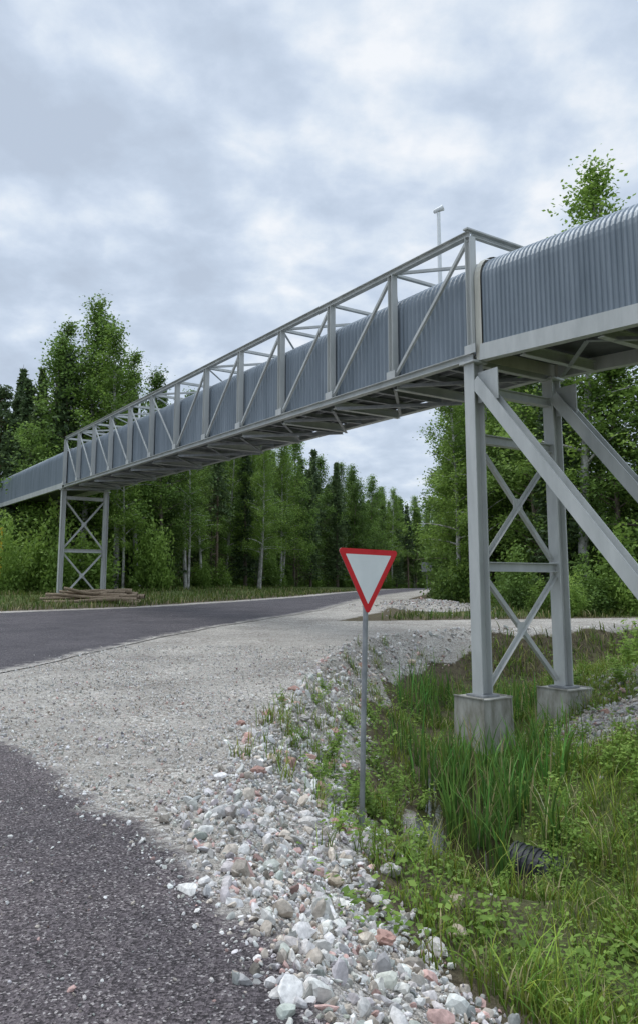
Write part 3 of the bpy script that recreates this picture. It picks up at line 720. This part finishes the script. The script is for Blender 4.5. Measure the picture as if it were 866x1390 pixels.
span = empty("truss_span", P(0, 0, zc(0)), bridge)
span["label"] = "lattice truss span around the corrugated gallery"
cladding("gallery_cladding", .0, 28.3, .14, W-.14, .12, 1.96, .42, span, M_clad, .14, .018)
floor_sheet(.05, 28.3, .15, W-.15, .09, span)
TH = 2.41; e0, e1 = 0, 28.3
for w in (0, W):
    beams("top_chord", [(P(e0, w, zc(e0)+TH), P(e1, w, zc(e1)+TH), .14, .12, 'I')], M_steel, span)
    beams("bottom_chord", [(P(e0, w, zc(e0)), P(e1, w, zc(e1)), .16, .14, 'I')], M_steel, span)
for i in range(13):
    s = i*PL; z = zc(s)
    for w in (0, W):
        beams("post", [(P(s, w, z+.073), P(s, w, z+TH-.063), .15, .14, 'I', D)], M_steel, span)
        beams("gusset", [(P(s-.14, w-.078 if w == 0 else w+.078, z+.14), P(s+.14, w-.078 if w == 0 else w+.078, z+.14), .008, .17, 'B')], M_steel, span)
    beams("top_crossbar", [(P(s, .08, z+TH), P(s, W-.08, z+TH), .09, .10, 'L')], M_steel, span)
    beams("floor_beam", [(P(s, .09, z-.06), P(s, W-.09, z-.06), .12, .2, 'I')], M_steel, span)
    if i < 12:
        s2 = s+PL; z2 = zc(s2); sm_ = s+PL/2; zm = zc(sm_)
        for w in (0, W):
            if i < 6: beams("diagonal_brace", [(P(s+.05, w, z+TH-.1), P(s2-.05, w, z2+.1), .062, .062, 'L')], M_steel, span)
            else: beams("diagonal_brace", [(P(s+.05, w, z+.1), P(s2-.05, w, z2+TH-.1), .062, .062, 'L')], M_steel, span)
        a, b_ = (.1, W-.1) if i % 2 else (W-.1, .1)
        beams("roof_brace", [(P(s+.08, a, z+TH+.0), P(s2-.08, b_, z2+TH+.0), .06, .06, 'L')], M_steel, span)
        beams("floor_brace", [(P(s+.08, a, z-.09), P(s2-.08, b_, z2-.09), .07, .07, 'L'), (P(s+.08, b_, z-.17), P(s2-.08, a, z2-.17), .07, .07, 'L')], M_steel_d, span)
        for q in (.33, .67):
            beams("floor_beam", [(P(s+PL*q, .09, zc(s+PL*q)-.0), P(s+PL*q, W-.09, zc(s+PL*q)-.0), .08, .12, 'I')], M_steel_d, span)
for w in (.6, W-.6):
    beams("stringer", [(P(.06, w, zc(0)+.055), P(28.2, w, zc(28.2)+.055), .05, .05, 'B')], M_steel_d, span)

app = empty("approach_gallery", P(-.15, 0, zc(-.15)), bridge)
app["label"] = "inclined corrugated gallery section on side girders"
cladding("gallery_cladding", -15, -.22, .03, W-.03, .30, 2.05, .46, app, M_clad, .10, .011)
cladding("end_flashing", -.24, -.09, -.005, W+.005, .02, 2.095, .48, app, M_cream, .05, .0)
endwall(-.115, .01, W-.01, .03, 2.08, .475, app)
floor_sheet(-15, -.2, .08, W-.08, .26, app)
for w in (.0, W):
    beams("side_girder", [(P(-15, w, zc(-15)+.14), P(-.25, w, zc(-.25)+.14), .16, .30, 'C', (0, 0, 1))], M_steel, app)
k = -1.1
while k > -15:
    beams("floor_beam", [(P(k, .1, zc(k)+.06), P(k, W-.1, zc(k)+.06), .12, .2, 'I')], M_steel, app); k -= 1.6
for i in range(7):
    s1_, s2_ = -.4-i*2, -2.4-i*2
    a, b_ = (.15, W-.15) if i % 2 else (W-.15, .15)
    beams("floor_brace", [(P(s1_, a, zc(s1_)+.0), P(s2_, b_, zc(s2_)+.0), .08, .08, 'L')], M_steel_d, app)

far = empty("far_gallery", P(28.4, 0, zc(28.4)), bridge)
far["label"] = "corrugated gallery section beyond the far tower"
cladding("gallery_cladding", 28.45, 60, .03, W-.03, .18, 1.96, .46, far, M_clad, .165, .020)
floor_sheet(28.45, 60, .1, W-.1, .12, far)
for w in (0, W): beams("side_girder", [(P(28.42, w, zc(28.4)+.05), P(60, w, zc(60)+.05), .14, .26, 'C')], M_steel, far)

def footing(s, w, ztop, zbot, parent, size=.68):
    bm = bmesh.new(); bmesh.ops.create_cube(bm, size=1)
    for v in bm.verts:
        k = 1.0 if v.co.z > 0 else 1.06
        v.co = Vector(D)*v.co.x*size*k+Vector(Nn)*v.co.y*size*k+Vector((0, 0, v.co.z*(ztop-zbot)))
    bmesh.ops.bevel(bm, geom=bm.edges[:], offset=.02, segments=2, affect='EDGES')
    bmesh.ops.recalc_face_normals(bm, faces=bm.faces)
    me = bpy.data.meshes.new("footing"); bm.to_mesh(me); bm.free(); me.materials.append(M_conc)
    return obj("footing", me, parent, P(s, w, (ztop+zbot)/2))
def tower(s, ztop, zfoot, levels, label, struts=False, cw=.25, fh=.95):
    t = empty("support_tower", P(s, W/2, zfoot), bridge); t["label"] = label
    for w in (0, W):
        beams("column", [(P(s, w, zfoot+.035), P(s, w, ztop), cw, cw, 'I', Nn)], M_steel, t)
        beams("base_plate", [(P(s, w, zfoot+.002), P(s, w, zfoot+.033), cw+.16, cw+.16, 'B', Nn)], M_steel_d, t)
        beams("cap_plate", [(P(s, w, ztop+.002), P(s, w, ztop+.04), cw+.12, cw+.12, 'B', Nn)], M_steel, t)
        footing(s, w, zfoot-.003, zfoot-fh, t)
    for z in levels[1:]:
        beams("crossbeam", [(P(s, cw/2, z), P(s, W-cw/2, z), .15, .17, 'I')], M_steel, t)
    for a, b_ in zip(levels[:-1], levels[1:]):
        if b_-a < 1.3: continue
        beams("cross_brace", [(P(s-.03, cw/2, a+.15), P(s-.03, W-cw/2, b_-.12), .08, .08, 'L')], M_steel, t)
        beams("cross_brace", [(P(s+.06, W-cw/2, a+.15), P(s+.06, cw/2, b_-.12), .08, .08, 'L')], M_steel, t)
        zm = (a+b_)/2; beams("gusset", [(P(s+.015, W/2-.12, zm), P(s+.015, W/2+.12, zm), .015, .24, 'B')], M_steel, t)
    if struts:
        for w in (0, W):
            beams("inclined_strut", [(P(s-.12, w, ztop-.35), P(s-5.3, w, ztop-6.55), .23, .24, 'I', Nn)], M_steel, t)
            beams("gusset", [(P(s-.35, w-.0, ztop-.18), P(s-.35, w, ztop-.75), .5, .02, 'B', Nn)], M_steel, t)
            footing(s-5.3, w, ztop-6.5, ztop-7.2, t)
    return t
tower(0, 5.66, -.31, [-.31, 1.94, 4.27, 5.2], "grey steel trestle tower with inclined struts on concrete footings", True)
tower(28.3, 6.28, .86, [.86, 3.3, 5.9], "grey steel trestle tower beside a log pile", False, .22, .4)
for w in (0, W):
    beams("bearing_block", [(P(.0, w, 5.665+.037), P(.0, w, 5.735), .22, .26, 'B', Nn)], M_steel_d, bridge)
beams("end_cap", [(P(0, -.12, zc(0)+TH+.083), P(0, W+.12, zc(0)+TH+.083), .12, .03, 'B')], M_steel, bridge)

def mast(s, w, z0, z1, head):
    e = empty("camera_mast", P(s, w, z0), bridge); e["label"] = "slim white mast with a small camera on top"
    mb = MB(); tube(mb, [[0, 0, 0], [0, 0, (z1-z0)*.5], [0, 0, z1-z0]], [.05, .046, .040], 10); obj("pole", mb.mesh("pole", M_white, True), e, P(s, w, z0))
    if head:
        mb = MB(); tube(mb, [[-.12, .02, -.03], [-.10, .02, -.02], [.06, 0, .05], [.10, 0, .07]], [.001, .045, .06, .07], 12); obj("camera_housing", mb.mesh("camera_housing", M_white, True), e, P(s, w, z1+.05))
mast(2.28, 1.3, 7.6, 10.0, True)
mast(21.5, 1.3, 8.0, 9.85, False)

# ------------------------------------------------------------------ yield sign
sx, sy = .43, 8.19; gz = float(H(sx, sy))
sign = empty("yield_sign", (sx, sy, gz)); top(sign, "red and white triangular yield sign on a grey steel pole", "traffic sign")
mb = MB(); hp = 1.97-gz
tube(mb, [[0, 0, -.15], [0, 0, hp*.5], [0, 0, hp]], [.028, .028, .028], 16); obj("pole", mb.mesh("pole", M_steel_d, True), sign, (sx, sy, gz))
ang = R(33); U = Vector((math.cos(ang), math.sin(ang), 0)); NV = Vector((math.sin(ang), -math.cos(ang), 0)); ZZ = Vector((0, 0, 1))
def tri(side, rad, n=7):
    hgt = side*.866; C = [(-side/2, 0), (side/2, 0), (0, -hgt)]
    cx, cy = 0, -hgt/3; out = []
    for i, (x, y) in enumerate(C):
        dx, dy = cx-x, cy-y; l = math.hypot(dx, dy); k = rad*2
        c = (x+dx/l*k, y+dy/l*k)
        a = {0: np.linspace(210, 90, n), 1: np.linspace(90, -30, n), 2: np.linspace(-30, -150, n)}[i]
        out += [(c[0]+rad*math.cos(R(t)), c[1]+rad*math.sin(R(t))) for t in a]
    return out
def plate(name, outer, inner, d0, d1, mat, parent, base):
    bm = bmesh.new()
    def ring(pts, d): return [bm.verts.new(U*x+ZZ*y+NV*d) for x, y in pts]
    of, ob = ring(outer, d1), ring(outer, d0); n = len(outer)
    if inner:
        f_, b2 = ring(inner, d1), ring(inner, d0)
        for i in range(n):
            j = (i+1) % n
            bm.faces.new((of[i], of[j], f_[j], f_[i])); bm.faces.new((ob[i], b2[i], b2[j], ob[j])); bm.faces.new((f_[i], f_[j], b2[j], b2[i]))
    else: bm.faces.new(of); bm.faces.new(ob[::-1])
    for i in range(n):
        j = (i+1) % n; bm.faces.new((of[j], of[i], ob[i], ob[j]))
    bmesh.ops.recalc_face_normals(bm, faces=bm.faces)
    me = bpy.data.meshes.new(name); bm.to_mesh(me); bm.free(); me.materials.append(mat); return obj(name, me, parent, base)
base = Vector((sx, sy, 1.985))
pl = plate("sign_plate", tri(.80, .03), None, .036, .040, M_steel_d, sign, base)
def shift(T, dy): return [(x, y+dy) for x, y in T]
plate("red_border", tri(.80, .03), shift(tri(.80-.20, .006), -.0577), .0405, .0425, M_red, pl, base)
plate("white_face", shift(tri(.80-.202, .006), -.0583), None, .0405, .0420, M_white, pl, base)
for dz in (.1, .42):
    beams("clamp", [(np.array(base)-[0, 0, dz]-np.array(U)*.06+np.array(NV)*.0, np.array(base)-[0, 0, dz]+np.array(U)*.06, .07, .04, 'B')], M_steel_d, sign)
sign.rotation_euler = (0, R(1.5), 0)

for x, y, s, h, lab in [(9.6, 69, .95, 2.6, "distant dark grey road sign back beside the road")]:
    gz = float(H(x, y)); e = empty("road_sign", (x, y, gz)); top(e, lab, "road sign")
    mb = MB(); tube(mb, [[0, 0, -.1], [0, 0, h*.5], [0, 0, h]], [.03, .03, .03], 8); obj("pole", mb.mesh("pole", M_steel_d, True), e, (x, y, gz))
    beams("sign_board", [((x-s/2, y-.05, gz+h-s*.45), (x+s/2, y-.05, gz+h-s*.45), .02, s*.9, 'B')], M_steel_d, e)

# culvert pipe dipping into the bank
mb = MB(); L_ = .65; n = 110; t = np.linspace(0, 1, n)
pa = np.array([2.0, 8.4, -1.23]); pb = np.array([2.5, 8.0, -1.30])
pts = pa+(pb-pa)*t[:, None]; tube(mb, pts, .205+.006*np.sign(np.sin(t*L_*2*np.pi/.06)), 28)
tube(mb, pts[:40], np.full(40, .18), 28)
o = obj("culvert_pipe", mb.mesh("culvert_pipe", M_black, False, pa), None, pa); top(o, "black ribbed plastic culvert pipe end in the ditch", "pipe")

# log pile
r = np.random.default_rng(5)
for i in range(22):
    lay = 0 if i < 10 else (1 if i < 17 else 2); k = i-(0 if lay == 0 else 10 if lay == 1 else 17)
    ln = r.uniform(2.4, 4.4)*(1-.15*lay); rd = r.uniform(.05, .10)
    cx_, cy_ = -10.2+r.uniform(-.7, .7), 34.6+k*.24+lay*.18; a = r.normal(0, .16)+.15
    gz = float(H(cx_, cy_))+.08+lay*.16+r.uniform(0, .06)
    q = np.linspace(-.5, .5, 7); pts = np.stack([q*ln*math.cos(a), q*ln*math.sin(a), .06*np.sin(q*5+i)+q*r.normal(0, .14)], -1)
    mb = MB(); tube(mb, np.vstack([pts[0], pts, pts[-1]]), np.r_[.001, rd*(1+.2*q), .001], 9)
    o = obj("log", mb.mesh("log", M_wood, True), None, (cx_, cy_, gz)); top(o, "weathered thin log lying in a low pile", "log", "logs piled beside the tower")
e = empty("guard_rail", (-18.6, 42.5, float(H(-18.6, 42.5)))); top(e, "yellow painted steel guard rail among the shrubs", "railing")
z0 = wpos[e.name].z
for k in range(4):
    beams("rail_post", [((-20.4+k*.95, 42.5, z0-.1), (-20.4+k*.95, 42.5, z0+3.6), .08, .08, 'B')], M_yellow, e)
for zz in (1.4, 2.4, 3.5):
    beams("rail_bar", [((-20.5, 42.43, z0+zz), (-17.4, 42.43, z0+zz), .06, .06, 'B')], M_yellow, e)

# ------------------------------------------------------------------ sky & light
w = bpy.data.worlds.new("World"); scene.world = w; w.use_nodes = True; nt = w.node_tree
bg = nt.nodes["Background"]; bg.inputs[1].default_value = .105
sky = nt.nodes.new('ShaderNodeTexSky'); sky.sky_type = 'NISHITA'; sky.sun_disc = False
SE, SA = R(58), R(-50)
sky.sun_elevation = SE; sky.sun_rotation = SA
tc = nt.nodes.new('ShaderNodeTexCoord'); sep = nt.nodes.new('ShaderNodeSeparateXYZ'); L(nt, tc.outputs['Generated'], sep.inputs[0])
zz = math_(nt, 'ADD', math_(nt, 'MAXIMUM', sep.outputs[2], 0.0), .30)
px = math_(nt, 'DIVIDE', sep.outputs[0], zz); py = math_(nt, 'DIVIDE', sep.outputs[1], zz)
cb = nt.nodes.new('ShaderNodeCombineXYZ'); L(nt, px, cb.inputs[0]); L(nt, py, cb.inputs[1]); cb.inputs[2].default_value = 3.7
n1 = N(nt, 'ShaderNodeTexNoise', Scale=6.5, Detail=9.0, Roughness=.54, Distortion=.1); L(nt, cb.outputs[0], n1.inputs['Vector'])
n2 = N(nt, 'ShaderNodeTexNoise', Scale=2.6, Detail=4.0, Roughness=.5); L(nt, cb.outputs[0], n2.inputs['Vector'])
def blob(d, a, b_):
    dp = nt.nodes.new('ShaderNodeVectorMath'); dp.operation = 'DOT_PRODUCT'; L(nt, tc.outputs['Generated'], dp.inputs[0])
    dp.inputs[1].default_value = Vector(d).normalized()
    return ramp(nt, dp.outputs['Value'], [(a, 0), ((a+b_)/2, .35), (b_, 1)])
g1 = blob((.17, 1, .58), .94, 1.0); g2 = blob((-.02, 1, .64), .97, 1.0)
glow = math_(nt, 'ADD', g1, math_(nt, 'MULTIPLY', g2, .5))
v = math_(nt, 'ADD', math_(nt, 'MULTIPLY', n1.outputs['Fac'], .66), math_(nt, 'MULTIPLY', n2.outputs['Fac'], .34))
v = math_(nt, 'ADD', v, math_(nt, 'MULTIPLY', glow, .055))
cl = ramp(nt, v, [(.38, (4.9, 5.7, 6.9)), (.46, (5.4, 6.3, 7.6)), (.52, (6.1, 7.0, 8.3)), (.58, (7.1, 7.9, 8.9)), (.67, (9.0, 9.3, 9.7))])
mixs = nt.nodes.new('ShaderNodeMix'); mixs.data_type = 'RGBA'; mixs.inputs[0].default_value = .93
L(nt, sky.outputs[0], mixs.inputs[6]); L(nt, cl, mixs.inputs[7])
vm = nt.nodes.new('ShaderNodeVectorMath'); vm.operation = 'SCALE'; L(nt, mixs.outputs[2], vm.inputs[0])
zf = math_(nt, 'ADD', 1.0, math_(nt, 'MULTIPLY', math_(nt, 'MAXIMUM', math_(nt, 'SUBTRACT', sep.outputs[2], .68), 0.0), 7.0)); L(nt, zf, vm.inputs[3])
L(nt, vm.outputs[0], bg.inputs[0])
sd = bpy.data.lights.new("sun", 'SUN'); sd.energy = 1.5; sd.angle = R(30); sd.color = (1, .96, .89)
so = bpy.data.objects.new("sun", sd); link(so)
dirv = Vector((math.sin(SA)*math.cos(SE), math.cos(SA)*math.cos(SE), math.sin(SE)))
so.rotation_euler = dirv.to_track_quat('Z', 'Y').to_euler(); so.location = (5, -5, 30)
scene.view_settings.view_transform = 'Standard'; scene.view_settings.look = 'None'; scene.view_settings.exposure = 0

# ------------------------------------------------------------------ camera
cd = bpy.data.cameras.new("camera"); co = bpy.data.objects.new("camera", cd); link(co)
co.location = (0, 0, 1.6); co.rotation_euler = (R(90+7.94), 0, 0)
cd.sensor_fit = 'VERTICAL'; cd.sensor_height = 36; cd.lens = 1040/1390*36; cd.shift_y = -45/1390
cd.clip_end = 3000
scene.camera = co
